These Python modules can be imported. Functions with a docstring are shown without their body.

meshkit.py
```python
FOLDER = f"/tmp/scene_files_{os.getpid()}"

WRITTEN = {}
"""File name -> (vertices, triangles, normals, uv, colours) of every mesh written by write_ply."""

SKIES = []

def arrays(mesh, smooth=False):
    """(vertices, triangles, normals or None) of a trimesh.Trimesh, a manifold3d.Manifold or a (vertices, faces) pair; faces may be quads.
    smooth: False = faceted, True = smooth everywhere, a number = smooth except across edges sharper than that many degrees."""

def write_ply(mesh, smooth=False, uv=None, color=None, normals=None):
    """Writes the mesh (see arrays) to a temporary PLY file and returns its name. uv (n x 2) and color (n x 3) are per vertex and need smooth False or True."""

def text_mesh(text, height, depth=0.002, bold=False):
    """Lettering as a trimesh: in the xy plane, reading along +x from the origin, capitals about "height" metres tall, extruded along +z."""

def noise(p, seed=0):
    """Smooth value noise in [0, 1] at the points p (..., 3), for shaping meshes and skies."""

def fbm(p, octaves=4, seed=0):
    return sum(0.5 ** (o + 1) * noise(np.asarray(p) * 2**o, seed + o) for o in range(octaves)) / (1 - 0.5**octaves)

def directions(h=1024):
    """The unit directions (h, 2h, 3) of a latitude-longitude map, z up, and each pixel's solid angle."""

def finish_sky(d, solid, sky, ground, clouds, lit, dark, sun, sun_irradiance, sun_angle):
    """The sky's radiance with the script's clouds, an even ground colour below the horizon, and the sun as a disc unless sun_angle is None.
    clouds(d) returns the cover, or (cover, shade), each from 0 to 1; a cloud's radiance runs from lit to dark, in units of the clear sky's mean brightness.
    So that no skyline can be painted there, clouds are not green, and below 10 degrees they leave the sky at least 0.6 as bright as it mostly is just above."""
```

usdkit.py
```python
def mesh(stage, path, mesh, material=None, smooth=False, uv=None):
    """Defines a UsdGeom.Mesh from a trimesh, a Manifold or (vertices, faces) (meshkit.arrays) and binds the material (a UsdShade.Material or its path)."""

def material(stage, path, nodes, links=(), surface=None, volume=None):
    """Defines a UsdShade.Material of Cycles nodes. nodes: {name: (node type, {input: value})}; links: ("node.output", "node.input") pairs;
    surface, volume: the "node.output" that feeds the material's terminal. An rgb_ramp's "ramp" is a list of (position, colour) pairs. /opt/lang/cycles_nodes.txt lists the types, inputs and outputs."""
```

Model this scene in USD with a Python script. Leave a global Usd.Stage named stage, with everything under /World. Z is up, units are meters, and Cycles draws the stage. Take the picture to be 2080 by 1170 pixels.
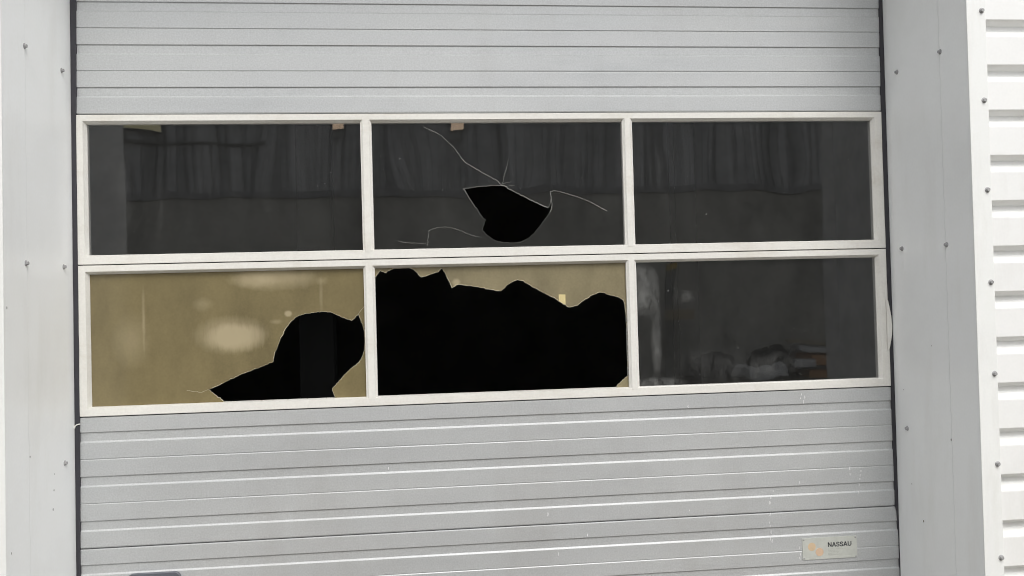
import math
import numpy as np, trimesh, manifold3d as m3, usdkit, meshkit
from shapely.geometry import Polygon, LineString, box as sbox, Point
from shapely.ops import unary_union
from pxr import Usd, UsdGeom, UsdShade, UsdLux, Gf, Sdf, Vt

rng = np.random.default_rng(7)
stage = Usd.Stage.CreateInMemory()
UsdGeom.SetStageUpAxis(stage, UsdGeom.Tokens.z)
UsdGeom.SetStageMetersPerUnit(stage, 1.0)
UsdGeom.Xform.Define(stage, '/World')
UsdGeom.Scope.Define(stage, '/World/Looks')
Z0 = 1.76                       # height of the joint between the two glazed sections above the yard

# ------------------------------------------------------------------ camera
cam = UsdGeom.Camera.Define(stage, '/World/camera')
CAM = np.array([-0.34139, -3.69864, Z0 - 0.20222])
a, b, c = 0.10338, -0.02076, -0.02479
def _rz(t): return np.array([[math.cos(t), -math.sin(t), 0], [math.sin(t), math.cos(t), 0], [0, 0, 1]])
def _rx(t): return np.array([[1, 0, 0], [0, math.cos(t), -math.sin(t)], [0, math.sin(t), math.cos(t)]])
def _ry(t): return np.array([[math.cos(t), 0, math.sin(t)], [0, 1, 0], [-math.sin(t), 0, math.cos(t)]])
RM = _rz(a) @ _rx(b) @ _ry(c)   # world -> (right, forward, up)
mat = Gf.Matrix4d(*RM[0], 0, *RM[2], 0, *(-RM[1]), 0, *CAM, 1)
cam.AddTransformOp().Set(mat)
cam.CreateHorizontalApertureAttr(36.0)
cam.CreateVerticalApertureAttr(20.25)
cam.CreateFocalLengthAttr(36.0 * 1780 / 2080)
cam.CreateClippingRangeAttr(Gf.Vec2f(0.05, 500))
EXPOSURE = 0.40
cam.CreateExposureAttr(EXPOSURE)

# ------------------------------------------------------------------ sky and sun (overcast)
SUN_EL, SUN_AZ = math.radians(50), math.radians(166)     # azimuth = atan2(x, y) of the direction towards the sun
dome = UsdLux.DomeLight.Define(stage, '/World/sky')
dome.GetPrim().SetCustomDataByKey('kind', 'structure')
dome.GetPrim().SetCustomDataByKey('label', 'bright grey overcast sky')
skym = usdkit.material(stage, '/World/Looks/overcast_sky', {
    'sky': ('sky_texture', {'sky_type': 'single_scattering', 'sun_disc': False, 'sun_elevation': SUN_EL, 'sun_rotation': SUN_AZ, 'aerosol_density': 2.5}),
    'hs': ('hsv', {'saturation': 0.22, 'value': 1.0}),
    'bg': ('background_shader', {'strength': 0.15}),
}, [('sky.color', 'hs.color'), ('hs.color', 'bg.color')], surface='bg.background')
UsdShade.MaterialBindingAPI.Apply(dome.GetPrim()).Bind(skym)
sun = UsdLux.DistantLight.Define(stage, '/World/sun')
sun.CreateNormalizeAttr(True); sun.CreateIntensityAttr(0.30); sun.CreateAngleAttr(35.0)
sun.CreateColorAttr(Gf.Vec3f(1.0, 0.97, 0.93))
sd = np.array([math.sin(SUN_AZ) * math.cos(SUN_EL), math.cos(SUN_AZ) * math.cos(SUN_EL), math.sin(SUN_EL)])
zz = sd; xx = np.cross([0, 0, 1], zz); xx /= np.linalg.norm(xx); yy = np.cross(zz, xx)
sun.AddTransformOp().Set(Gf.Matrix4d(*xx, 0, *yy, 0, *zz, 0, *(sd * 30), 1))

# ------------------------------------------------------------------ materials
def mat_surface(name, color, rough=0.5, metallic=0.0, var=0.06, scale=3.0, stretch=(1, 1, 1), dirt=None, dirt_amt=0.0, dirt_scale=(1.5, 1.5, .35),
                fine=0.03, fine_scale=120.0, bump=0.0, bump_scale=300.0, spec=0.5, tint=None, rough_var=0.1, aniso=None):
    """A painted, metal or mineral surface: broad tone drift, fine grain, optional streaky dirt and fine relief."""
    n = {'geo': ('geometry', {}),
         'mp': ('mapping', {'scale': stretch}),
         'n1': ('noise_texture', {'scale': scale, 'detail': 5.0, 'roughness': 0.6}),
         'r1': ('rgb_ramp', {'ramp': [(0.25, tuple(x * (1 - var) for x in color)), (0.75, tuple(min(1, x * (1 + var)) for x in (tint or color)))]}),
         'n2': ('noise_texture', {'scale': fine_scale, 'detail': 2.0}),
         'r2': ('rgb_ramp', {'ramp': [(0.3, (1 - fine,) * 3), (0.7, (1 + fine,) * 3)]}),
         'mul': ('mix', {'mix_type': 'multiply', 'fac': 1.0}),
         'rr': ('map_range', {'value': 0.5, 'from_min': 0.3, 'from_max': 0.7, 'to_min': max(rough - rough_var, .02), 'to_max': rough + rough_var, 'clamp': True}),
         'p': ('principled_bsdf', {'metallic': metallic, 'specular_ior_level': spec})}
    l = [('geo.position', 'mp.vector'), ('mp.vector', 'n1.vector'), ('n1.fac', 'r1.fac'), ('geo.position', 'n2.vector'), ('n2.fac', 'r2.fac'),
         ('r1.color', 'mul.color1'), ('r2.color', 'mul.color2'), ('n1.fac', 'rr.value'), ('rr.result', 'p.roughness')]
    last = 'mul.color'
    if dirt is not None:
        n['dm'] = ('mapping', {'scale': dirt_scale, 'location': (3.1, 1.7, 0.4)})
        n['dn'] = ('noise_texture', {'scale': 2.2, 'detail': 6.0, 'roughness': 0.68})
        n['dr'] = ('rgb_ramp', {'ramp': [(0.52, (0, 0, 0)), (0.74, (dirt_amt,) * 3)]})
        n['dmix'] = ('mix', {'mix_type': 'mix', 'color2': dirt})
        l += [('geo.position', 'dm.vector'), ('dm.vector', 'dn.vector'), ('dn.fac', 'dr.fac'), ('dr.color', 'dmix.fac'), (last, 'dmix.color1')]
        last = 'dmix.color'
    if bump:
        n['bn'] = ('noise_texture', {'scale': bump_scale, 'detail': 2.0})
        n['bp'] = ('bump', {'strength': 1.0, 'distance': bump})
        src = 'geo.position'
        if aniso:
            n['bm'] = ('mapping', {'scale': aniso}); l.append(('geo.position', 'bm.vector')); src = 'bm.vector'
        l += [(src, 'bn.vector'), ('bn.fac', 'bp.height'), ('bp.normal', 'p.normal')]
    l.append((last, 'p.base_color'))
    return usdkit.material(stage, '/World/Looks/' + name, n, l, surface='p.BSDF')

M = {}
WHITE = (0.80, 0.815, 0.80)
M['white_cladding'] = mat_surface('white_coated_cladding', (0.82, 0.825, 0.81), .38, var=.02, scale=1.5, dirt=(.52, .50, .44), dirt_amt=.22, dirt_scale=(2, 2, .5), fine=.012)
M['white_trim'] = mat_surface('white_coated_trim', (0.80, 0.81, 0.79), .40, var=.02, scale=2.0, dirt=(.50, .48, .42), dirt_amt=.20, dirt_scale=(6, 6, 1.2), fine=.012)
M['jamb'] = mat_surface('white_coated_flashing', (0.87, 0.88, 0.865), .36, var=.035, scale=1.1, tint=(.87, .885, .88), dirt=(.60, .59, .53), dirt_amt=.22, dirt_scale=(2.2, 2.2, .5), fine=.014)
M['door'] = mat_surface('silver_painted_door_skin', (0.465, 0.480, 0.486), .42, metallic=.25, var=.05, scale=1.3, stretch=(.6, 1, 2.2), tint=(.488, .500, .498), dirt=(.36, .35, .335), dirt_amt=.25,
                        dirt_scale=(1.6, 1, .45), fine=.075, fine_scale=150.0, bump=.00035, bump_scale=160.0)
M['frame'] = mat_surface('pale_anodised_aluminium', (0.73, 0.72, 0.675), .42, metallic=0.0, var=.035, scale=4, stretch=(.4, 1, 1.5), dirt=(.50, .45, .36), dirt_amt=.35, dirt_scale=(2.4, 2, 5.0), fine=.03)
M['rubber'] = mat_surface('dark_rubber', (0.030, 0.029, 0.036), .62, var=.2, scale=9, fine=.1)
M['steel'] = mat_surface('dull_galvanised_steel', (0.30, 0.30, 0.30), .42, metallic=.75, var=.25, scale=60, fine=.1)
M['washer'] = mat_surface('grey_screw_washer', (0.36, 0.36, 0.36), .6, metallic=.2, var=.2, scale=60, fine=.1)
M['plate'] = mat_surface('cream_plate_enamel', (0.50, 0.515, 0.475), .32, var=.05, scale=20, fine=.02)
M['black_ink'] = mat_surface('black_ink', (0.018, 0.020, 0.026), .5, var=.1, fine=.02)
M['grey_ink'] = mat_surface('faded_grey_ink', (0.40, 0.41, 0.375), .5, var=.1, fine=.02)
M['orange_ink'] = mat_surface('faded_orange_ink', (0.60, 0.455, 0.30), .5, var=.06, scale=40, fine=.02)
M['orange_ink2'] = mat_surface('faded_salmon_ink', (0.61, 0.44, 0.31), .5, var=.06, scale=40, fine=.02)
M['handle'] = mat_surface('blue_grey_plastic', (0.10, 0.105, 0.125), .42, var=.08, scale=20, fine=.04)
M['fleck'] = mat_surface('white_paint_fleck', (0.80, 0.80, 0.80), .5, var=.08, scale=50)
M['mark'] = mat_surface('dark_scuff', (0.22, 0.21, 0.19), .7, var=.3, scale=60)
M['edge'] = mat_surface('splintered_glass_edge', (0.48, 0.48, 0.45), .25, var=.35, scale=30, fine=.2, fine_scale=200)
M['tan_edge'] = mat_surface('splintered_yellowed_edge', (0.55, 0.51, 0.38), .3, var=.3, scale=30, fine=.2, fine_scale=200)
M['inside'] = mat_surface('dark_interior_plaster', (0.42, 0.42, 0.41), .95, var=.3, scale=1.2, fine=.1, spec=.1)
M['inside_steel'] = mat_surface('interior_painted_steel', (0.032, 0.032, 0.031), .7, var=.2, scale=4, spec=.2)
M['inside_timber'] = mat_surface('old_timber', (0.14, 0.12, 0.09), .8, var=.3, scale=6, stretch=(.3, 1, 4), spec=.2)
M['yard'] = mat_surface('worn_yard_concrete', (0.15, 0.128, 0.098), .85, var=.18, scale=.7, dirt=(.10, .098, .09), dirt_amt=.7, dirt_scale=(.3, .3, .3), fine=.15, fine_scale=40, bump=.002, bump_scale=60)
M['opp_metal'] = mat_surface('weathered_grey_green_cladding', (0.56, 0.59, 0.57), .55, var=.6, scale=1.3, stretch=(3, 1, .12), tint=(.64, .67, .68), dirt=(.22, .22, .22), dirt_amt=.7, dirt_scale=(1.6, 1, .1), fine=.05, fine_scale=30)
M['opp_base'] = mat_surface('stained_concrete_wall', (0.60, 0.585, 0.52), .85, var=.4, scale=.8, stretch=(1.4, 1, .5), dirt=(.26, .25, .22), dirt_amt=.8, dirt_scale=(.6, 1, .25), fine=.1, fine_scale=30)
M['opp_dark'] = mat_surface('dark_steel_ledge', (0.36, 0.36, 0.365), .7, var=.2, scale=3)
M['cardboard'] = mat_surface('brown_cardboard', (0.78, 0.44, 0.22), .8, var=.12, scale=5)
M['sheet'] = mat_surface('white_plastic_sheet', (0.84, 0.85, 0.84), .4, var=.1, scale=4)
M['timber'] = mat_surface('pale_timber', (0.52, 0.44, 0.30), .75, var=.2, scale=3, stretch=(.3, 2, 6))
M['bag'] = mat_surface('black_plastic_bag', (0.02, 0.02, 0.021), .35, var=.2, scale=6)
M['post'] = mat_surface('grey_painted_post', (0.24, 0.24, 0.22), .6, var=.15, scale=5)
M['yellow'] = mat_surface('yellow_painted_cap', (0.75, 0.56, 0.16), .5, var=.1, scale=5)
M['lamp_glow'] = usdkit.material(stage, '/World/Looks/warm_lamp_glow', {'e': ('emission', {'color': (1.0, .74, .52), 'strength': 2.6})}, surface='e.emission')

M['lamp_dim'] = usdkit.material(stage, '/World/Looks/dim_lamp_glow', {'e': ('emission', {'color': (.95, .88, .55), 'strength': 1.0})}, surface='e.emission')

def mat_glass(name, tint=(1, 1, 1), smear=None):
    """A dusty double glazed pane: clear, with a mirror image of the yard that the bulging sheet bends, and a thin film of dust."""
    n = {'geo': ('geometry', {}),
         'bm': ('mapping', {'scale': (2.6, 1, 1.5), 'location': (.3, 0, .7)}),
         'bn': ('noise_texture', {'scale': 1.0, 'detail': 1.0, 'roughness': .4}),
         'bp': ('bump', {'strength': 1.0, 'distance': .0032}),
         'fr': ('fresnel', {'IOR': 1.5}),
         'f2': ('math', {'math_type': 'multiply', 'value2': .86, 'use_clamp': True}),
         'gl': ('glossy_bsdf', {'color': tint, 'roughness': .012}),
         'tr': ('transparent_bsdf', {'color': (.82, .84, .82)}) if False else ('transparent_bsdf', {}),
         'mx': ('mix_closure', {}),
         'df': ('diffuse_bsdf', {'color': (.42, .42, .40)}),
         'dm': ('mapping', {'scale': (5, 1, 1.1)}),
         'dn': ('noise_texture', {'scale': 1.6, 'detail': 7.0, 'roughness': .7}),
         'dr': ('rgb_ramp', {'ramp': [(.30, (.006,) * 3), (.60, (.012,) * 3), (.80, (.04,) * 3)]}),
         'sn': ('noise_texture', {'scale': 90.0, 'detail': 1.0}),
         'sr': ('rgb_ramp', {'ramp': [(.77, (0, 0, 0)), (.80, (.30,) * 3)]}),
         'ad': ('mix', {'mix_type': 'add', 'fac': 1.0}),
         'm2': ('mix_closure', {})}
    l = [('geo.position', 'bm.vector'), ('bm.vector', 'bn.vector'), ('bn.fac', 'bp.height'), ('bp.normal', 'gl.normal'), ('fr.fac', 'f2.value1'), ('f2.value', 'mx.fac'),
         ('tr.BSDF', 'mx.closure1'), ('gl.BSDF', 'mx.closure2'), ('geo.position', 'dm.vector'), ('dm.vector', 'dn.vector'), ('dn.fac', 'dr.fac'),
         ('geo.position', 'sn.vector'), ('sn.fac', 'sr.fac'), ('dr.color', 'ad.color1'), ('sr.color', 'ad.color2')]
    last = 'ad.color'
    for i, (cx, cz, rx, rz, amt) in enumerate(smear or []):
        n[f'q{i}'] = ('color', {'value': (0, 0, 0)})
        e = ellipse(n, l, f's{i}', cx, cz, rx, rz, amt, f'q{i}.color', wob=.5, scale=16, soft=.6)
        n[f's{i}w'] = ('mapping', {'scale': (1.0, 1, .45)})
        n[f's{i}x'] = ('noise_texture', {'scale': 24.0, 'detail': 9.0, 'roughness': .72})
        n[f's{i}y'] = ('rgb_ramp', {'ramp': [(.40, (.05,) * 3), (.66, (1.6,) * 3)]})
        n[f's{i}z'] = ('mix', {'mix_type': 'multiply', 'fac': 1.0})
        n[f's{i}v'] = ('mix', {'mix_type': 'add', 'fac': 1.0})
        l += [('geo.position', f's{i}w.vector'), (f's{i}w.vector', f's{i}x.vector'), (f's{i}x.fac', f's{i}y.fac'), (e, f's{i}z.color1'), (f's{i}y.color', f's{i}z.color2'), (last, f's{i}v.color1'), (f's{i}z.color', f's{i}v.color2')]
        last = f's{i}v.color'
    l += [(last, 'm2.fac'), ('mx.closure', 'm2.closure1'), ('df.BSDF', 'm2.closure2')]
    return usdkit.material(stage, '/World/Looks/' + name, n, l, surface='m2.closure')

def ellipse(n, l, k, cx, cz, rx, rz, amt, last, wob=.25, scale=14, soft=.35, stretch=(1, 1, 1)):
    """Adds an uneven oval patch at (cx, cz) to the running mask "last"."""
    n[k + 'm'] = ('mapping', {'location': (-cx / rx, 0, -(cz + Z0) / rz), 'scale': (1 / rx, 0, 1 / rz)})
    n[k + 'sm'] = ('mapping', {'scale': stretch})
    n[k + 'n'] = ('noise_texture', {'scale': float(scale), 'detail': 6.0, 'roughness': .65})
    n[k + 'o'] = ('mix', {'mix_type': 'linear_light', 'fac': float(wob)})
    n[k + 'g'] = ('gradient_texture', {'gradient_type': 'spherical'})
    n[k + 'r'] = ('rgb_ramp', {'ramp': [(0, (0, 0, 0)), (soft, (amt,) * 3), (1, (amt,) * 3)]})
    n[k + 'a'] = ('mix', {'mix_type': 'add', 'fac': 1.0})
    l += [('geo.position', k + 'm.vector'), ('geo.position', k + 'sm.vector'), (k + 'sm.vector', k + 'n.vector'), (k + 'm.vector', k + 'o.color1'), (k + 'n.color', k + 'o.color2'),
          (k + 'o.color', k + 'g.vector'), (k + 'g.fac', k + 'r.fac'), (last, k + 'a.color1'), (k + 'r.color', k + 'a.color2')]
    return k + 'a.color'

M['glass'] = mat_glass('dusty_window_glass')
M['glass_smeared'] = mat_glass('smeared_window_glass', smear=[(.615, -.15, .08, .13, .075), (.668, -.33, .030, .28, .05), (.665, -.565, .15, .03, .10), (1.20, -.50, .16, .06, .03), (.95, -.50, .3, .10, .02), (.80, -.19, .06, .03, .035)])

def mat_tan(name, base, blobs):
    n = {'geo': ('geometry', {}),
         'mp': ('mapping', {'scale': (2.0, 1, 1.0)}),
         'n1': ('noise_texture', {'scale': 2.2, 'detail': 6.0, 'roughness': .62}),
         'r1': ('rgb_ramp', {'ramp': [(.28, tuple(x * .74 for x in base)), (.5, base), (.75, tuple(x * 1.24 for x in base))]}),
         'n2': ('noise_texture', {'scale': 130.0, 'detail': 2.0}),
         'r2': ('rgb_ramp', {'ramp': [(.3, (.95,) * 3), (.7, (1.05,) * 3)]}),
         'mul': ('mix', {'mix_type': 'multiply', 'fac': 1.0}),
         'z': ('color', {'value': (0, 0, 0)}),
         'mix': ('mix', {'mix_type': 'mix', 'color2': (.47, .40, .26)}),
         'bn': ('noise_texture', {'scale': 2.0, 'detail': 1.0}),
         'bp': ('bump', {'strength': 1.0, 'distance': .010}),
         'p': ('principled_bsdf', {'roughness': .16, 'specular_ior_level': .5})}
    l = [('geo.position', 'mp.vector'), ('mp.vector', 'n1.vector'), ('n1.fac', 'r1.fac'), ('geo.position', 'n2.vector'), ('n2.fac', 'r2.fac'), ('r1.color', 'mul.color1'), ('r2.color', 'mul.color2'),
         ('geo.position', 'bn.vector'), ('bn.fac', 'bp.height'), ('bp.normal', 'p.normal')]
    last = 'z.color'
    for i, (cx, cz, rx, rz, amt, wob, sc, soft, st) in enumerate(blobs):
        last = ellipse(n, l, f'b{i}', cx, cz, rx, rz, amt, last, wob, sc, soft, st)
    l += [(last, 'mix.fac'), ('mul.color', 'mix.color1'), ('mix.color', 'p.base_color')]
    return usdkit.material(stage, '/World/Looks/' + name, n, l, surface='p.BSDF')

M['tan'] = mat_tan('yellowed_film_on_pane', (.172, .140, .070), [  # film tone with paler oval patches mixed in
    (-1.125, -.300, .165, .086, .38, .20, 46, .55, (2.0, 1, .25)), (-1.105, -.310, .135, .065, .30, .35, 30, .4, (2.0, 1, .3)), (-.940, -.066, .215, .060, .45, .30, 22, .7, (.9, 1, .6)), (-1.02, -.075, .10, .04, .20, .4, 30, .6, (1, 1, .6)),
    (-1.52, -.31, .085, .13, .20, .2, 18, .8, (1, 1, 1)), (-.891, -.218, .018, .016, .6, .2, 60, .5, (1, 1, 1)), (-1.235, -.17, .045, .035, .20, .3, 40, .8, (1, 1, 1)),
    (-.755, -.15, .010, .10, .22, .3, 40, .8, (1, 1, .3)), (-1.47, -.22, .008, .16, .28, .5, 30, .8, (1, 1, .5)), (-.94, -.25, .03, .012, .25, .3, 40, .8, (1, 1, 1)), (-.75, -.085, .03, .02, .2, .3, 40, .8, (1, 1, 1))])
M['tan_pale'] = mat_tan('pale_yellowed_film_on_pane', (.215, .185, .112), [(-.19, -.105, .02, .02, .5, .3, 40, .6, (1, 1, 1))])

# ------------------------------------------------------------------ helpers
used = {}
def numbered(path):
    k = used.get(path, 0); used[path] = k + 1
    return path if k == 0 else f'{path}_{k:03d}'
def pathof(parent): return '/World' if parent is None else str(parent.GetPath())
def setd(prim, **kw):
    for k, v in kw.items():
        if v: prim.SetCustomDataByKey(k, v)
    return prim
def thing(name, label=None, category=None, loc=(0, 0, 0), rotz=0.0, group=None, kind=None):
    x = UsdGeom.Xform.Define(stage, numbered('/World/' + name)); x.AddTranslateOp().Set(Gf.Vec3d(*map(float, loc)))
    if rotz: x.AddRotateZOp().Set(float(rotz))
    return setd(x.GetPrim(), label=label, category=category, group=group, kind=kind)
def obj(name, mesh, mat, parent=None, smooth=False, label=None, category=None, group=None, kind=None):
    p = usdkit.mesh(stage, numbered(pathof(parent) + '/' + name), mesh, M[mat] if isinstance(mat, str) else mat, smooth=smooth).GetPrim()
    return setd(p, label=label, category=category, group=group, kind=kind)
def cat(*ms): return trimesh.util.concatenate([m for m in ms])
def bx(x0, x1, y0, y1, z0, z1, ch=0.0):
    """A box by its limits, edges chamfered by ch."""
    if ch <= 0:
        m = trimesh.creation.box((x1 - x0, y1 - y0, z1 - z0)); m.apply_translation(((x0 + x1) / 2, (y0 + y1) / 2, (z0 + z1) / 2)); return m
    pts = []
    for sx, X in ((1, x0), (-1, x1)):
        for sy, Y in ((1, y0), (-1, y1)):
            for sz, Zc in ((1, z0), (-1, z1)):
                pts += [(X + sx * ch, Y + sy * ch, Zc), (X + sx * ch, Y, Zc + sz * ch), (X, Y + sy * ch, Zc + sz * ch)]
    return trimesh.convex.convex_hull(np.array(pts))
def extrude_x(poly_yz, x0, x1):
    """Extrudes a (y, z) outline along x."""
    m = trimesh.creation.extrude_polygon(Polygon(poly_yz), x1 - x0, engine='earcut')
    v = m.vertices.copy(); m.vertices = np.c_[v[:, 2] + x0, v[:, 0], v[:, 1]]; m.fix_normals(); return m
def plate_xz(poly, y0, y1):
    """Extrudes an outline given in door coordinates (x, z about the middle joint) from y0 to y1."""
    ms = []
    for g in getattr(poly, 'geoms', [poly]):
        if g.area < 1e-7: continue
        m = trimesh.creation.extrude_polygon(g, y1 - y0, engine='earcut')
        v = m.vertices.copy(); m.vertices = np.c_[v[:, 0], v[:, 2] + y0, v[:, 1] + Z0]; m.fix_normals(); ms.append(m)
    return cat(*ms)
def to_man(m): return m3.Manifold(m3.Mesh(vert_properties=np.asarray(m.vertices, np.float32), tri_verts=np.asarray(m.faces, np.uint32)))

# ------------------------------------------------------------------ ground
g = trimesh.Trimesh([(-400, -400, 0), (400, -400, 0), (400, 400, 0), (-400, 400, 0)], [(0, 1, 2), (0, 2, 3)], process=False)
obj('ground', g, 'yard', label='worn pale concrete yard in front of the door', kind='structure')

# ------------------------------------------------------------------ the warehouse
XJ, XL, YF = 1.7370, 1.7335, -0.595                   # jamb faces at x = +-XJ, front wall at y = YF
OPEN_TOP, EAVES = 3.52, 4.9
wh = thing('warehouse', 'white metal clad warehouse wall with a deep recessed doorway', 'warehouse')

def lean(m, s):
    """The reveal is a few millimetres per metre out of plumb, both sides leaning to the right going up."""
    m.vertices[:, 0] += (.0033 if s > 0 else .0060) * (m.vertices[:, 2] - Z0); return m
def screw_mesh(pos, nrm):
    """Hex head self drilling screw with a domed washer; head along the normal."""
    w = trimesh.creation.revolve([(0, 0), (.0085, 0), (.0082, .0012), (.0060, .0024), (0, .0026)], sections=16)
    h = trimesh.creation.cylinder(radius=.0052, height=.0052, sections=6); h.apply_translation((0, 0, .0050))
    m = cat(w, h); m.apply_scale(1.25)
    m.apply_transform(trimesh.geometry.align_vectors([0, 0, 1], nrm)); m.apply_translation(pos); return m

for s in (1, -1):
    side = 'right' if s > 0 else 'left'
    XS = XJ if s > 0 else XL
    # inner flashing from the door to the seam, outer flashing lapping 1.2 mm over it
    xa, xb = XS, XS + .03
    lo, hi = (xa, xb) if s > 0 else (-xb, -xa)
    inner = obj('jamb_flashing', lean(bx(lo, hi, -.4160, .055, 0, OPEN_TOP), s), 'jamb', wh, label=f'inner sheet of the {side} reveal next to the dark seal')
    xa = XS - .0004
    lo, hi = (xa, xb) if s > 0 else (-xb, -xa)
    zc = OPEN_TOP
    outer = obj('jamb_flashing', lean(bx(lo, hi, YF, -.4172, 0, zc, .0006), s), 'jamb', wh, label=f'outer sheet of the {side} reveal lapping over the inner sheet')
    for k in range(-2, 3):
        zk = Z0 - .012 + .770 * k + (.0 if s > 0 else .008) * (1 if k else 0)
        if not 0.1 < zk < OPEN_TOP - .1: continue
        ya = -.102 - .008 * k * s * .6; yb = -.424
        obj('screw', lean(screw_mesh((s * XS, ya + rng.normal(0, .003), zk + rng.normal(0, .003)), (-s, 0, 0)), s), 'washer', inner, smooth=25)
        if not (k == -1): obj('screw', lean(screw_mesh((s * (XS - .0004), yb + rng.normal(0, .003), zk + rng.normal(0, .003)), (-s, 0, 0)), s), 'washer', outer, smooth=25)
    # corner trim on the front wall
    x0, x1 = XS + .0018, 1.812
    lo, hi = (x0 - .0034, x1) if s > 0 else (-x1, -x0 + .0034)
    spots = [(-.413, -.787, .0028), (-.20, -1.16, .0030), (-.30, -.42, .0016), (-.12, -1.02, .0018), (-.08, -.62, .0016)] if s > 0 else [(-.41, -.70, .0020), (-.575, -.17, .0030), (-.21, -.86, .0022), (-.22, -.93, .0030), (-.205, -.80, .0016), (-.56, -1.0, .0024)]
    ds = []
    for yy_, z_, r_ in spots:
        d_ = trimesh.creation.cylinder(radius=r_, height=.0006, sections=9); d_.apply_transform(np.array([[0, 0, 1, s * (XS - .0006)], [rng.uniform(.7, 1.3), 0, 0, yy_], [0, 1.7, 0, z_ + Z0], [0, 0, 0, 1.0]])); ds.append(lean(d_, s))
    obj('dirt_spot', cat(*ds), 'mark', outer, kind='stuff')
    trim = obj('corner_trim', cat(lean(bx(lo, hi, YF - .006, YF - .0003, 0, OPEN_TOP + .08, .0012), s),
                                  bx(*( (x1 - .004, x1 - .0005) if s > 0 else (-x1 + .0005, -x1 + .004)), YF, YF + .016, 0, OPEN_TOP + .08)), 'white_trim', wh, smooth=20,
               label=f'white corner strip up the {side} edge of the doorway')
    for k in range(-5, 6):
        zk = Z0 + .177 + .3428 * k
        if .08 < zk < OPEN_TOP: obj('screw', screw_mesh((s * (1.797 + rng.normal(0, .0015)), YF - .006, zk + rng.normal(0, .003)), (0, -1, 0)), 'washer', trim, smooth=25)
# header above the opening
obj('lintel_flashing', bx(-XL + .012, XJ - .001, YF + .002, .055, OPEN_TOP + .002, OPEN_TOP + .03), 'jamb', wh)

# ribbed cladding: sheets of horizontal trapezoid ribs, each lapping the one below
PITCH = .1722
def rib_outline(z_lo, z_hi, y_face, back):
    """Front outline of the cladding between two heights as (y, z); the crest's lower edge lies at zc."""
    pts = []
    k0 = math.floor((z_lo - Z0 - .656) / PITCH) - 2
    for k in range(k0, k0 + 60):
        zc = Z0 + .6560 + PITCH * k - .0
        pts += [(y_face + .0, zc + .1065), (y_face, zc + .002), (y_face + .0015, zc), (y_face + .033, zc - .016), (y_face + .034, zc - .018), (y_face + .034, zc - .034), (y_face + .0325, zc - .037), (y_face + .006, zc - .0565), (y_face + .0028, zc - .0595), (y_face + .0008, zc - .0620)]
    pts = sorted(set(pts), key=lambda q: q[1])
    zs = np.array([q[1] for q in pts]); ys = np.array([q[0] for q in pts])
    keep = (zs > z_lo) & (zs < z_hi)
    out = [(float(np.interp(z_lo, zs, ys)), z_lo)] + [(float(y), float(z)) for y, z in zip(ys[keep], zs[keep])] + [(float(np.interp(z_hi, zs, ys)), z_hi)]
    return out
def cladding(x0, x1, z_lo, z_hi, y_face):
    o = rib_outline(z_lo, z_hi, y_face, 0)
    n = [(y + .0016, z) for y, z in o][::-1]
    return extrude_x(o + n, x0, x1)
lap = Z0 - .582                         # a lap between two sheets
rows = [(0.02, lap - .004, YF - .0005), (lap - .006, lap + PITCH * 12, YF - .0013), (lap + PITCH * 12 - .004, EAVES, YF - .0005)]
for x0, x1 in ((1.770, 7.0), (-7.0, -1.770)):
    for z_lo, z_hi, yf in rows:
        obj('wall_cladding', cladding(x0, x1, z_lo, z_hi, yf), 'white_cladding', wh, smooth=12)
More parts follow.
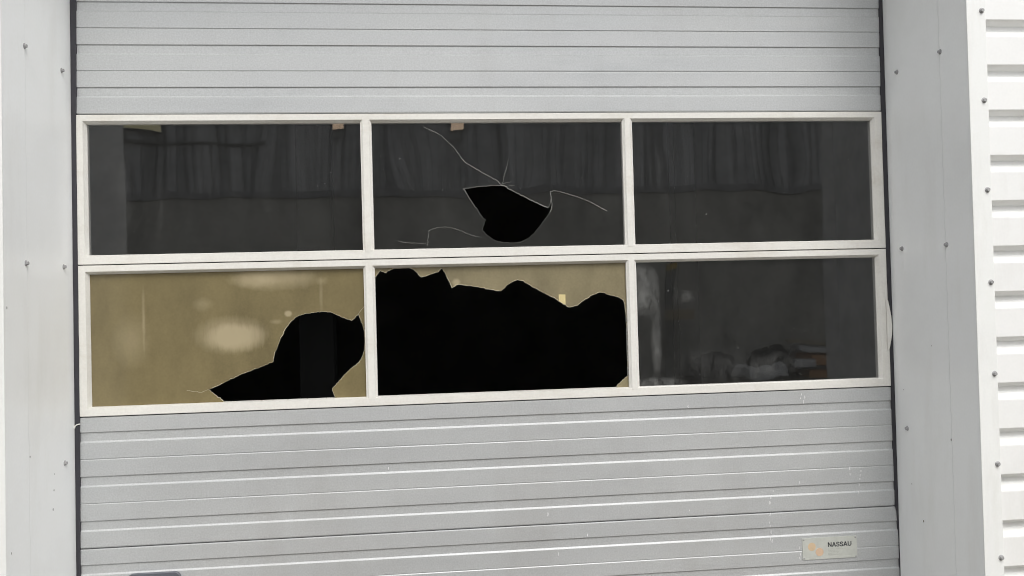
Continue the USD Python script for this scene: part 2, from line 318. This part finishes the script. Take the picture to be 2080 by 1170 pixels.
obj('wall_cladding', cladding(-1.7690, 1.7690, OPEN_TOP + .034, EAVES, YF - .0045), 'white_cladding', wh, smooth=12)
# structure behind the cladding, roof and the dark hall
for x0, x1 in ((XJ + .042, 7.0), (-7.0, -XL - .044)):
    obj('wall_core', bx(x0, x1, YF + .05, .05, .0, EAVES - .002), 'inside', wh)
obj('wall_core', bx(-XJ - .03, XJ + .03, YF + .05, .05, OPEN_TOP + .034, EAVES - .002), 'inside', wh)
obj('roof', bx(-7.1, 7.1, YF - .15, 11.2, EAVES + .002, EAVES + .18, .01), 'white_trim', wh)
obj('side_wall', bx(-7.05, -6.9, .052, 11, .004, EAVES - .004), 'inside', wh)
obj('side_wall', bx(6.9, 7.05, .052, 11, .004, EAVES - .004), 'inside', wh)
obj('rear_wall', bx(-6.89, 6.89, 10.9, 11.05, .004, EAVES - .004), 'inside', wh)
obj('inner_floor', bx(-6.89, 6.89, .06, 10.89, .004, .012), 'inside', wh)
obj('ceiling', bx(-6.89, 6.89, .06, 10.89, EAVES - .05, EAVES - .006), 'inside', wh)
# columns standing in the hall
for cx, cy in ((-1.02, 2.2), (2.4, 5.2)):
    col = cat(bx(cx - .11, cx + .11, cy - .11, cy - .098, .013, EAVES - .06), bx(cx - .11, cx + .11, cy + .098, cy + .11, .013, EAVES - .06), bx(cx - .006, cx + .006, cy - .097, cy + .097, .013, EAVES - .06))
    obj('steel_column', col, 'inside_steel', wh)

# dark seals between door and reveal
def seal(outer, inner, seed):
    """A lipped strip whose edge towards the door follows the points "inner" (height, x) and wavers a little."""
    zs = np.linspace(0.0, OPEN_TOP, 160)
    nz = (meshkit.fbm(np.c_[zs * 7, zs * 0, zs * 0 + seed], 4) - .5) * .004
    xi = np.interp(zs - Z0, [p_[0] for p_ in inner], [p_[1] for p_ in inner]) + nz
    k_ = .0033 if outer > 0 else .0060
    poly = [(outer + k_ * (z - Z0), z - Z0) for z in zs] + [(x, z - Z0) for x, z in zip(xi[::-1], zs[::-1])]
    return plate_xz(Polygon(poly), -.006, .05)
obj('weather_seal', seal(-XL + .0005, [(-1.8, -1.7275), (-1.2, -1.7245), (-.6, -1.7170), (.6, -1.7110), (1.04, -1.7030), (1.8, -1.7000)], 1.3), 'rubber', wh, label='dark rubber seal left of the door')
obj('weather_seal', seal(XJ - .0005, [(-1.8, 1.7315), (-1.26, 1.7310), (-1.165, 1.7265), (-1.142, 1.7195), (-.6, 1.7185), (.6, 1.7175), (1.07, 1.7245), (1.8, 1.7290)], 4.1), 'rubber', wh, label='dark rubber seal right of the door')

# ------------------------------------------------------------------ the sectional door
door = thing('garage_door', 'silver grey sectional overhead door with two rows of windows, three broken', 'garage door')
DL, DR = -1.7265, 1.7250

def door_section(z0, z1, joints_from, xl=DL, xr=DR):
    """A ribbed sandwich section between z0 and z1 (door coordinates); D: upper edge of each sunk strip."""
    pts = [(0.003, z1), (0.0, z1 - .003)]
    Ds = [d for d in joints_from if z0 < d < z1 or abs(d - z1) < .004]
    ev = []
    for d in Ds:
        if d < z1 - .01:
            ev.append((d, 'D'))
        if z0 < d - .042: ev.append((d - .042, 'B' if d < z1 - .01 else 'n'))
        if z0 + .012 < d - .1105: ev.append((d - .1105, 'b'))
    for d in joints_from:           # strips whose D lies above this section
        if d >= z1 + .004:
            for q, t in ((d - .042, 'B2'), (d - .1105, 'b')):
                if z0 + .012 < q < z1 - .012: ev.append((q, t))
    for z, t in sorted(ev, reverse=True):
        if t == 'D': pts += [(0, z + .0012), (.0008, z), (.0052, z - .0016), (.0052, z - .003)]
        elif t == 'B': pts += [(.0052, z + .0062), (.0046, z + .005), (.0004, z + .0003), (0, z - .0006)]
        elif t == 'B2': pts += [(0, z + .006), (.0035, z + .0045), (.0036, z + .0040), (.0003, z + .0002), (0, z - .0006)]
        elif t == 'b': pts += [(0, z + .0040), (.0028, z + .0028), (.0030, z + .0022), (.0003, z - .0014), (0, z - .0022)]
    pts += [(0, z0 + .0045), (.0035, z0)]
    pts += [(.04, z0), (.04, z1)]
    return extrude_x([(y, z + Z0) for y, z in pts], xl, xr)
DLOW = [-.6745, -.8525, -1.0305, -1.206, -1.3725, -1.548, -1.72]
DUP = [.7235, .8985, 1.0745, 1.25, 1.425, 1.60]
obj('door_section', door_section(-1.1395, -.6150, DLOW), 'door', door, label='ribbed silver panel just below the windows')
obj('door_section', door_section(-1.752, -1.1435, DLOW, DL - .001, 1.7325), 'door', door, label='bottom ribbed silver panel, slightly wider on the right')
obj('door_section', door_section(.6135, 1.145, DUP), 'door', door, label='ribbed silver panel just above the windows')
obj('door_section', door_section(1.149, 1.80, DUP), 'door', door, label='topmost ribbed silver panel')

# glazed sections
def deeper(x, z, d=.0205):
    """Moves a point of the door's front plane along the sight line to the glass, d behind it."""
    k = 1 + d / -CAM[1]
    return CAM[0] + (x - CAM[0]) * k, (CAM[2] - Z0) + (z - CAM[2] + Z0) * k
GX = [tuple(deeper(q, 0)[0] for q in p_) for p_ in [(-1.6695, -.5755), (-.5295, .5365), (.5800, 1.6635)]]
BEV, BD = .0105, .020
YFR = -.003
def frustum(x0, x1, z0, z1):
    a0 = [(x, y, z) for x in (x0 - BEV - .0016, x1 + BEV + .0016) for z in (z0 - .004 - .0006, z1 + BEV + .0016) for y in (YFR - .003,)]
    b_ = [(x, YFR + BD, z) for x in (x0, x1) for z in (z0, z1)]
    c_ = [(x, .06, z) for x in (x0, x1) for z in (z0, z1)]
    return to_man(trimesh.convex.convex_hull(np.array(a0 + b_))) + to_man(bx(x0, x1, YFR + BD - .0005, .06, z0, z1))
def glazed(z0, z1, gz0, gz1, label):
    blk = to_man(bx(DL, DR, YFR, .04, z0 + Z0, z1 + Z0, .0012)) - frustum(GX[0][0], GX[2][1], gz0 + Z0, gz1 + Z0)
    fr = obj('glazed_section', blk, 'frame', door, smooth=15, label=label)
    for (a1, b1) in ((GX[0][1], GX[1][0]), (GX[1][1], GX[2][0])):
        yb, yf = YFR + BD, YFR - .0012
        zl, zh = gz0 + Z0, gz1 + Z0
        ext = BEV + .005
        pr = []
        for z, in_ in ((zl - .004 - .006, .008), (zh + ext - .004, .004)):
            sg = 1 if z < Z0 + (gz0 + gz1) / 2 else -1
            pr += [(a1 + BEV, yf, z + sg * .0), (b1 - BEV, yf, z), (a1 + .002, yf + .009, z + sg * in_), (b1 - .002, yf + .009, z + sg * in_)]
        pr2 = [(x, y, z) for x in (a1, b1) for y in (yf + .011, .038) for z in (zl + .0005, zh - .0005)]
        obj('mullion', trimesh.convex.convex_hull(np.array(pr)) if False else cat(trimesh.convex.convex_hull(np.array(pr)), bx(a1, b1, yf + .009, .038, zl - .001, zh + .001)), 'frame', fr)
    return fr
GZU = (.0365 + .004), deeper(0, .5700)[1]
GZL = deeper(0, -.5720)[1], deeper(0, -.0385)[1]
UP = glazed(.0022, .6095, *GZU, 'upper row of three windows in a pale frame')
LO = glazed(-.6105, -.0022, *GZL, 'lower row of three windows in a pale frame, two panes smashed')
YP0, YP1 = .0195, .0235

HOLE_TOP = [(-0.1508, 0.2915), (-0.1131, 0.2975), (-0.0678, 0.3019), (-0.0174, 0.3038), (0.0104, 0.3045), (0.028, 0.3007), (0.0528, 0.2853), (0.0827, 0.2672), (0.1228, 0.2474), (0.1629, 0.2276), (0.1931, 0.212), (0.2098, 0.2067), (0.2188, 0.2182), (0.2222, 0.2308), (0.2245, 0.2409), (0.2277, 0.2282), (0.2278, 0.213), (0.2232, 0.1953), (0.2125, 0.1778), (0.1914, 0.1503), (0.1702, 0.1228), (0.144, 0.093), (0.118, 0.0733), (0.0924, 0.0622), (0.067, 0.0582), (0.0366, 0.0577), (0.0064, 0.0603), (-0.0186, 0.0684), (-0.0434, 0.0839), (-0.063, 0.1003), (-0.0728, 0.1106), (-0.0725, 0.1246), (-0.067, 0.1396), (-0.06, 0.157), (-0.0737, 0.1723), (-0.0906, 0.1977), (-0.11, 0.2256), (-0.1292, 0.256), (-0.1412, 0.2788)]
CRACKS = [[(-0.3111, 0.5562), (-0.2718, 0.5374), (-0.2423, 0.5231), (-0.218, 0.5004), (-0.1839, 0.465), (-0.1598, 0.4296), (-0.1404, 0.4043), (-0.1108, 0.3864), (-0.0663, 0.3583), (-0.0266, 0.3362), (-0.0018, 0.3223), (0.0119, 0.3055)], [(0.0119, 0.3055), (0.0194, 0.3195), (0.0223, 0.3346), (0.0295, 0.3597), (0.0378, 0.3849), (0.0463, 0.4176)], [(0.2245, 0.2409), (0.2245, 0.2764), (0.2409, 0.2777), (0.2663, 0.2733), (0.3019, 0.2627), (0.3325, 0.2531), (0.363, 0.2425), (0.3986, 0.2257), (0.4342, 0.2063), (0.4673, 0.1875)], [(-0.086, 0.0857), (-0.1085, 0.0901), (-0.1383, 0.1007), (-0.1728, 0.1164), (-0.2025, 0.1269), (-0.2323, 0.1314), (-0.2572, 0.1289), (-0.2822, 0.1243), (-0.3022, 0.1162)], [(0.0156, 0.3094), (0.0334, 0.3153), (0.0563, 0.319)], [(0.0229, 0.3023), (0.0431, 0.301), (0.0685, 0.3027)], [(-0.3022, 0.1162), (-0.3039, 0.0888), (-0.3079, 0.049)], [(-0.4317, 0.0763), (-0.4121, 0.07), (-0.3728, 0.0652), (-0.3135, 0.0631)]]
CRACK_R = [.0005, .0003, .0005, .0003, .0003, .0003, .0003, .0003]
HOLE_LEFT = [(-1.1537, -0.575), (-1.2165, -0.5204), (-1.1556, -0.495), (-1.1079, -0.4711), (-1.0398, -0.4458), (-0.9919, -0.43), (-0.9562, -0.4152), (-0.9487, -0.3828), (-0.9322, -0.3415), (-0.9213, -0.314), (-0.9, -0.2763), (-0.8789, -0.249), (-0.8511, -0.2288), (-0.8234, -0.2205), (-0.7821, -0.2153), (-0.7476, -0.2135), (-0.7166, -0.2158), (-0.6789, -0.2336), (-0.6515, -0.2471), (-0.6323, -0.2547), (-0.6167, -0.2424), (-0.6039, -0.2287), (-0.5927, -0.2537), (-0.5843, -0.2821), (-0.5794, -0.3104), (-0.579, -0.3526), (-0.5817, -0.3807), (-0.5892, -0.4015), (-0.6037, -0.4278), (-0.6284, -0.4459), (-0.6567, -0.4695), (-0.685, -0.5), (-0.7063, -0.5237), (-0.7183, -0.5359), (-0.706, -0.575)]
CRACKS_LEFT = [[(-0.6039, -0.2287), (-0.5881, -0.208), (-0.576, -0.1943)], [(-1.3035, -0.5227), (-1.2636, -0.5276), (-1.2435, -0.5304), (-1.2179, -0.5204)]]
HOLE_MID = [(-0.545, -0.0924), (-0.5223, -0.065), (-0.5079, -0.0463), (-0.4837, -0.0589), (-0.4694, -0.0486), (-0.4516, -0.0390), (-0.3849, -0.0399), (-0.3674, -0.0473), (-0.3503, -0.0676), (-0.3379, -0.0793), (-0.308, -0.0722), (-0.283, -0.0635), (-0.2615, -0.0533), (-0.2485, -0.0429), (-0.2302, -0.079), (-0.2101, -0.1279), (-0.192, -0.1169), (-0.1777, -0.1144), (-0.1386, -0.119), (-0.0959, -0.1271), (-0.0532, -0.1368), (-0.0032, -0.1474), (0.0189, -0.1278), (0.0483, -0.1085), (0.0702, -0.0996), (0.0917, -0.1045), (0.1273, -0.1269), (0.1773, -0.1569), (0.2347, -0.1872), (0.2869, -0.2225), (0.3229, -0.2184), (0.3513, -0.1975), (0.3887, -0.1753), (0.4259, -0.1611), (0.4697, -0.1752), (0.5064, -0.1856), (0.5282, -0.1985), (0.5335, -0.2205), (0.5385, -0.2714), (0.5395, -0.4021), (0.5395, -0.5239), (0.4916, -0.5622), (.485, -.58), (-.545, -.58)]

def jag(ring, amp=.0012, step=.006, seed=0):
    """Splits an outline into short steps and roughens it a little, as splintered acrylic is."""
    r = np.random.default_rng(seed); out = []
    p = np.array(ring); q = np.roll(p, -1, 0)
    for s0, s1 in zip(p, q):
        n = max(1, int(np.linalg.norm(s1 - s0) / step))
        d = (s1 - s0) / max(np.linalg.norm(s1 - s0), 1e-9); nn = np.array([-d[1], d[0]])
        for k in range(n):
            out.append(tuple(s0 + (s1 - s0) * k / n + (nn * r.normal(0, amp) if k else 0)))
    return Polygon(out).buffer(0)
def pane(frame, i, gz0, gz1, mat, hole=None, edge_mat='edge', label=None, edge_r=.0007, seed=0, fade=.0):
    x0, x1 = GX[i]
    rect = sbox(x0 - .008, gz0 - .008, x1 + .008, gz1 + .008)     # held in the frame's rebate
    view = sbox(x0 + .001, gz0 + .001, x1 - .001, gz1 - .001)
    if hole is None:
        obj('pane', plate_xz(rect, YP0, YP1), mat, frame, label=label); return
    h = jag([deeper(*q, .005) for q in hole], seed=seed)
    left = rect.difference(h)
    pieces = sorted(getattr(left, 'geoms', [left]), key=lambda q: -q.area)
    for k, g_ in enumerate(pieces):
        if g_.area < 2e-5: continue
        obj('pane' if k == 0 else 'glass_shard', plate_xz(g_, YP0, YP1), mat, frame, label=label if k == 0 else None)
    line = h.boundary.intersection(view)
    rr = np.random.default_rng(seed + 50)
    segs = []
    low = min(q[1] for q in hole); high = max(q[1] for q in hole)
    for g_ in getattr(line, 'geoms', [line]):
        L = g_.length; t = 0
        while t < L:
            dt = rr.uniform(.02, .07); r_ = edge_r * rr.uniform(.35, 1.35) * (.3 if g_.interpolate(t).y < low + fade * (high - low) else 1)
            from shapely.ops import substring
            segs.append(substring(g_, t, min(t + dt, L)).buffer(r_, cap_style='flat')); t += dt
    obj('broken_edge', plate_xz(unary_union(segs).intersection(view), YP0 - .0004, YP1 + .0004), edge_mat, frame)
def crack(frame, pts, r, mat='edge', seed=0):
    p = []; pts = [deeper(*q, .005) for q in pts]
    rr = np.random.default_rng(seed)
    for a_, b_ in zip(pts[:-1], pts[1:]):
        a_, b_ = np.array(a_), np.array(b_); n = max(1, int(np.linalg.norm(b_ - a_) / .010))
        for k in range(n): p.append(a_ + (b_ - a_) * k / n + (rr.normal(0, .0007, 2) if k else 0))
    p.append(np.array(pts[-1]))
    N = len(p); polys = []
    for k in range(N - 1):
        w = r * (.35 + .35 * abs(math.sin(k * .9 + seed)) + .55 * rr.random()) 
        polys.append(LineString([p[k], p[k + 1]]).buffer(w, cap_style='round', quad_segs=2))
    obj('crack', plate_xz(unary_union(polys), YP0 - .0003, YP1 + .0003), mat, frame)

pane(UP, 0, *GZU, 'glass'); pane(UP, 1, *GZU, 'glass', HOLE_TOP, label='dark pane with a heart shaped hole and cracks', seed=1, edge_r=.0006, fade=.55); pane(UP, 2, *GZU, 'glass')
for k, (c_, r_) in enumerate(zip(CRACKS, CRACK_R)): crack(UP, c_, r_, seed=k)
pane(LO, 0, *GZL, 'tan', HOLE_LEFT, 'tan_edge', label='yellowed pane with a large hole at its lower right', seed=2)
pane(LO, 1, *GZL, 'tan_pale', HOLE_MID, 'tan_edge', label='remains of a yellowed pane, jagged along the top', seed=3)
pane(LO, 2, *GZL, 'glass_smeared', label='smeared dark pane, whole')
for k, c_ in enumerate(CRACKS_LEFT): crack(LO, c_, .0006, 'tan_edge', seed=20 + k)

M['painted_reflection'] = mat_surface('painted_yellow_reflection', (0.62, 0.52, 0.26), .45, var=.06, scale=30)  # yellow reflection on the middle pane, given as colour on a thin patch
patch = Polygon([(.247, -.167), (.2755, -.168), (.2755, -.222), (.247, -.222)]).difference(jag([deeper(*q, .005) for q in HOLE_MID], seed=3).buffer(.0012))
obj('painted_reflection', plate_xz(patch, YP0 - .0005, YP0 - .0001), 'painted_reflection', LO, label='small yellow reflection as a coloured patch cut off by the broken edge')

# side cap bulging over the right seal, clip across the left seal
cap = Polygon([(1.708, -.225), (1.7165, -.232), (1.722, -.262), (1.7285, -.300), (1.7315, -.345), (1.7295, -.385), (1.722, -.420), (1.7165, -.445), (1.708, -.452)]).buffer(.004).buffer(-.004)
obj('side_cap', plate_xz(cap, -.0085, -.0065), 'frame', door, label='pale bulging side cap over the right seal')
obj('seal_clip', plate_xz(LineString([(-1.7375, -.655), (-1.7335, -.645), (-1.726, -.640), (-1.7165, -.6385)]).buffer(.0022), -.010, -.0064), 'frame', door)
# pull handle, its top just in the picture
hp = Polygon([(-1.553, -1.40), (-1.553, -1.272), (-1.318, -1.272), (-1.318, -1.40)]).buffer(-.02).buffer(.02)
hshape = to_man(plate_xz(Polygon([(-1.545, -1.405), (-1.545, -1.2480), (-1.335, -1.2480), (-1.335, -1.405)]).buffer(-.026).buffer(.026), -.022, .006)) - to_man(plate_xz(sbox(-1.520, -1.392, -1.360, -1.315).buffer(-.012).buffer(.012), -.05, -.004))
obj('handle', hshape, 'handle', door, smooth=30, label='blue grey plastic pull handle at the bottom edge')

# flecks, scrapes and drips on the door skin
def flecks(spots, seed):
    r = np.random.default_rng(seed); ps = []
    for cx, cz, w, h_, n in spots:
        for _ in range(n):
            x, z = cx + r.normal(0, w * .8), cz + r.normal(0, h_ * 1.3)
            L, th, an = r.uniform(.003, .014), r.uniform(.0008, .0018), r.normal(1.52, .10)
            if -.625 < z < .62: continue
            q = LineString([(x, z), (x + L * .5 * math.cos(an) + r.normal(0, .001), z + L * .5 * math.sin(an)), (x + L * math.cos(an), z + L * math.sin(an))]).buffer(th, quad_segs=2)
            if all(q.distance(o_) > .006 for o_ in ps): ps.append(q)
    return plate_xz(unary_union(ps), -.0006, .0002)
obj('paint_fleck', flecks([(1.520, -.985, .004, .006, 3), (1.566, -.995, .005, .012, 6), (1.556, -1.045, .004, .03, 4), (1.146, -1.215, .004, .035, 8), (1.276, -1.315, .003, .015, 7), (1.308, -.635, .006, .012, 6),
                           (1.30, -.655, .004, .01, 3), (.798, -.677, .012, .004, 6), (1.15, -1.10, .01, .05, 4), (.45, -.98, .5, .15, 6)], 5), 'fleck', door, kind='stuff')

# ------------------------------------------------------------------ maker's plate riveted on the bottom section
sp = thing('maker_plate', 'small cream plate with black lettering and two faded orange discs, low on the door', 'sign')
PX0, PX1, PZ0, PZ1 = 1.2875, 1.5365, -1.3540, -1.2600
obj('plate', plate_xz(sbox(PX0, PZ0, PX1, PZ1).buffer(-.004).buffer(.004), -.0032, -.0006), 'plate', sp)
t = meshkit.text_mesh('NASSAU', .0205, .0008, bold=True)
w_ = t.bounds[1][0] - t.bounds[0][0]; h_ = t.bounds[1][1] - t.bounds[0][1]
v = t.vertices.copy(); v[:, 0] = (v[:, 0] - t.bounds[0][0]) * .1073 / w_ + 1.4035; v[:, 1] = (v[:, 1] - t.bounds[0][1]) * .0205 / h_ - 1.3028
t.vertices = np.c_[v[:, 0], -.0032 - v[:, 2], v[:, 1] + Z0]; t.fix_normals()
obj('lettering', t, 'black_ink', sp)
obj('disc', plate_xz(Point(1.330, -1.2984).buffer(.0180), -.0035, -.0030), 'orange_ink', sp)
obj('disc', plate_xz(Point(1.3645, -1.3226).buffer(.0180), -.0038, -.0030), 'orange_ink2', sp)
rr = np.random.default_rng(3); dashes = []
for k in range(5):
    z = -1.3115 - k * .0062; x = 1.4035; end = (1.484, 1.452, 1.452, 1.45, 1.468)[k]
    while x < end:
        L = rr.uniform(.004, .012); dashes.append(sbox(x, z - .0014, min(x + L, end), z + .0010)); x += L + .002
obj('small_print', plate_xz(unary_union(dashes), -.0035, -.0030), 'grey_ink', sp)
for x, z in ((1.2945, -1.2668), (1.5300, -1.2662), (1.2945, -1.3465), (1.5310, -1.3495)):
    m = trimesh.creation.revolve([(0, 0), (.0040, 0), (.0034, .0014), (.0015, .0021), (0, .0022)], sections=14)
    m.apply_transform(trimesh.geometry.align_vectors([0, 0, 1], [0, -1, 0])); m.apply_translation((x, -.0032, z + Z0))
    obj('rivet', m, 'washer', sp, smooth=30)

# ------------------------------------------------------------------ across the yard: what the whole panes mirror
YO = -13.0
opp = thing('opposite_warehouse', 'dark ribbed metal warehouse on a concrete base, mirrored in the panes', 'warehouse')
obj('base_wall', bx(-22, 24, YO - .35, YO, 0.0, 3.66), 'opp_base', opp)
obj('ledge', bx(-22, 24, YO - .3, YO + .05, 3.662, 3.80, .01), 'opp_dark', opp)
def vertical_ribs(x0, x1, z0, z1, y, pitch):
    pts = []; x = x0
    r = np.random.default_rng(11)
    while x < x1 - pitch:
        p_ = pitch * r.uniform(.96, 1.04)
        pts += [(x, y), (x + p_ * .45, y), (x + p_ * .58, y - .045), (x + p_ * .87, y - .045)]; x += p_
    pts.append((x, y))
    poly = Polygon(pts + [(q[0], q[1] - .003) for q in pts[::-1]])
    m = trimesh.creation.extrude_polygon(poly, z1 - z0, engine='earcut'); m.apply_translation((0, 0, z0)); return m
for k in range(8):
    xs = -22 + k * 5.75 - .17 * k * 0
    obj('wall_cladding', vertical_ribs(xs, xs + 5.75 + .34, 3.802, 5.7, YO + .02 + .006 * (k % 2), .165), 'opp_metal', opp)
obj('roof', bx(-22.2, 24.2, YO - 8, YO + .2, 5.702, 5.85, .02), 'opp_dark', opp)
obj('ledge', bx(-6.4, -3.2, YO + .028, YO + .09, 4.70, 4.74), 'post', opp)
lampgroup = None
for x, z, w in ((-5.45, 5.05, .62), (-1.82, 5.05, .28), (.37, 5.05, .36)):
    L = thing('wall_lamp', {-5.45: 'wide warm lamp mirrored at the top of the upper left pane', -1.82: 'small warm lamp mirrored beside the first window bar', .37: 'warm lamp mirrored at the top of the upper middle pane'}[x], 'lamp', (x, YO + .03, z))
    obj('housing', bx(-w / 2 - .02, w / 2 + .02, .0, .12, -.16, .10, .006), 'opp_dark', L)
    obj('lens', bx(-w / 2, w / 2, .1205, .126, -.15, .02, .002), 'lamp_dim' if x < -5 else 'lamp_glow', L)
    obj('bracket', bx(-w / 2, w / 2, .0, .07, -.34, -.30, .004), 'post', L)

# things lying about in the yard
def slab(name, label, catg, mat, loc, size, rz, tilt=0.0, crumple=0.0):
    m = trimesh.creation.box(size)
    for _ in range(4 if crumple else 1): m = m.subdivide()
    if crumple:
        v = m.vertices.copy(); n = meshkit.fbm(v * 4 + 7, 3) - .5; v[:, 2] += crumple * n * 2; v[:, 0] += crumple * .5 * (meshkit.fbm(v * 5 + 3, 2) - .5); m.vertices = v
    m.apply_transform(trimesh.transformations.rotation_matrix(tilt, (0, 1, 0)))
    m.apply_transform(trimesh.transformations.rotation_matrix(rz, (0, 0, 1)))
    m.apply_translation((0, 0, -m.bounds[0][2])); m.apply_translation(loc)
    obj(name, m, mat, smooth=40 if crumple else False, label=label, category=catg)
def carton(label, loc, size, rz):
    t_ = thing('cardboard_box', label, 'box', loc, rz)
    w, d, h_ = size
    obj('carton', bx(-w / 2, w / 2, -d / 2, d / 2, 0, h_, .004), 'cardboard', t_)
    obj('flap', bx(-w / 2, w / 2, -d / 2 + .005, -.004, h_ + .0005, h_ + .006), 'cardboard', t_); obj('flap', bx(-w / 2, w / 2, .004, d / 2 - .005, h_ + .0005, h_ + .006), 'cardboard', t_)
carton('brown cardboard box lying lowest in the heap mirrored in the lower right pane', (7.42, -12.3, 0), (1.05, .6, .15), 3)
slab('timber_board', 'grey timber board mirrored between the two cardboard boxes', 'board', 'post', (7.35, -12.32, .165), (1.3, .7, .05), .04)
carton('brown cardboard box mirrored above the grey board', (7.40, -12.3, .235), (.98, .6, .19), -2)
slab('timber_board', 'pale timber board mirrored topmost in the heap', 'board', 'timber', (7.15, -12.25, .575), (1.3, .25, .055), .04, .10)
slab('plastic_sheet', 'crumpled white plastic sheet mirrored between the upper box and the pale board', 'plastic sheet', 'sheet', (7.15, -12.25, .44), (.85, .6, .10), .05, .06, .10)
slab('plastic_sheet', 'small white plastic sheet mirrored beside the upper cardboard box', 'plastic sheet', 'sheet', (6.80, -12.05, .20), (.34, .3, .12), .3, 0, .06)
slab('plastic_sheet', 'crumpled white plastic sheet mirrored low in front of the dark heap', 'plastic sheet', 'sheet', (5.92, -12.0, 0), (.85, .5, .14), -.2, 0, .20)
def lump(loc, r, seed, label):
    m = trimesh.creation.icosphere(4, 1.0); v = m.vertices * (1 + .5 * (meshkit.fbm(m.vertices * 1.8 + seed, 4)[:, None] - .5)); v[:, 2] = np.maximum(v[:, 2], -.55) + .55
    m.vertices = v * np.array(r); m.apply_translation(loc); obj('rubbish_bag', m, 'bag', smooth=50, label=label, category='rubbish bag')
lump((6.35, -12.6, 0), (.42, .35, .42), 3, 'large black rubbish bag mirrored beside the boxes')
lump((5.3, -12.5, 0), (.5, .4, .32), 9, 'smaller black rubbish bag mirrored left of the large one')
po = thing('warning_post', 'grey post with yellow top and pale board, mirrored in the lower right pane', 'post', (4.38, -12.7, 0))
obj('post', bx(-.10, .10, -.06, .06, 0, 2.16, .006), 'post', po); obj('cap', bx(-.105, .105, -.065, .065, 2.161, 2.25, .006), 'yellow', po); obj('board', bx(-.14, .46, .065, .08, 1.24, 1.44, .004), 'timber', po)
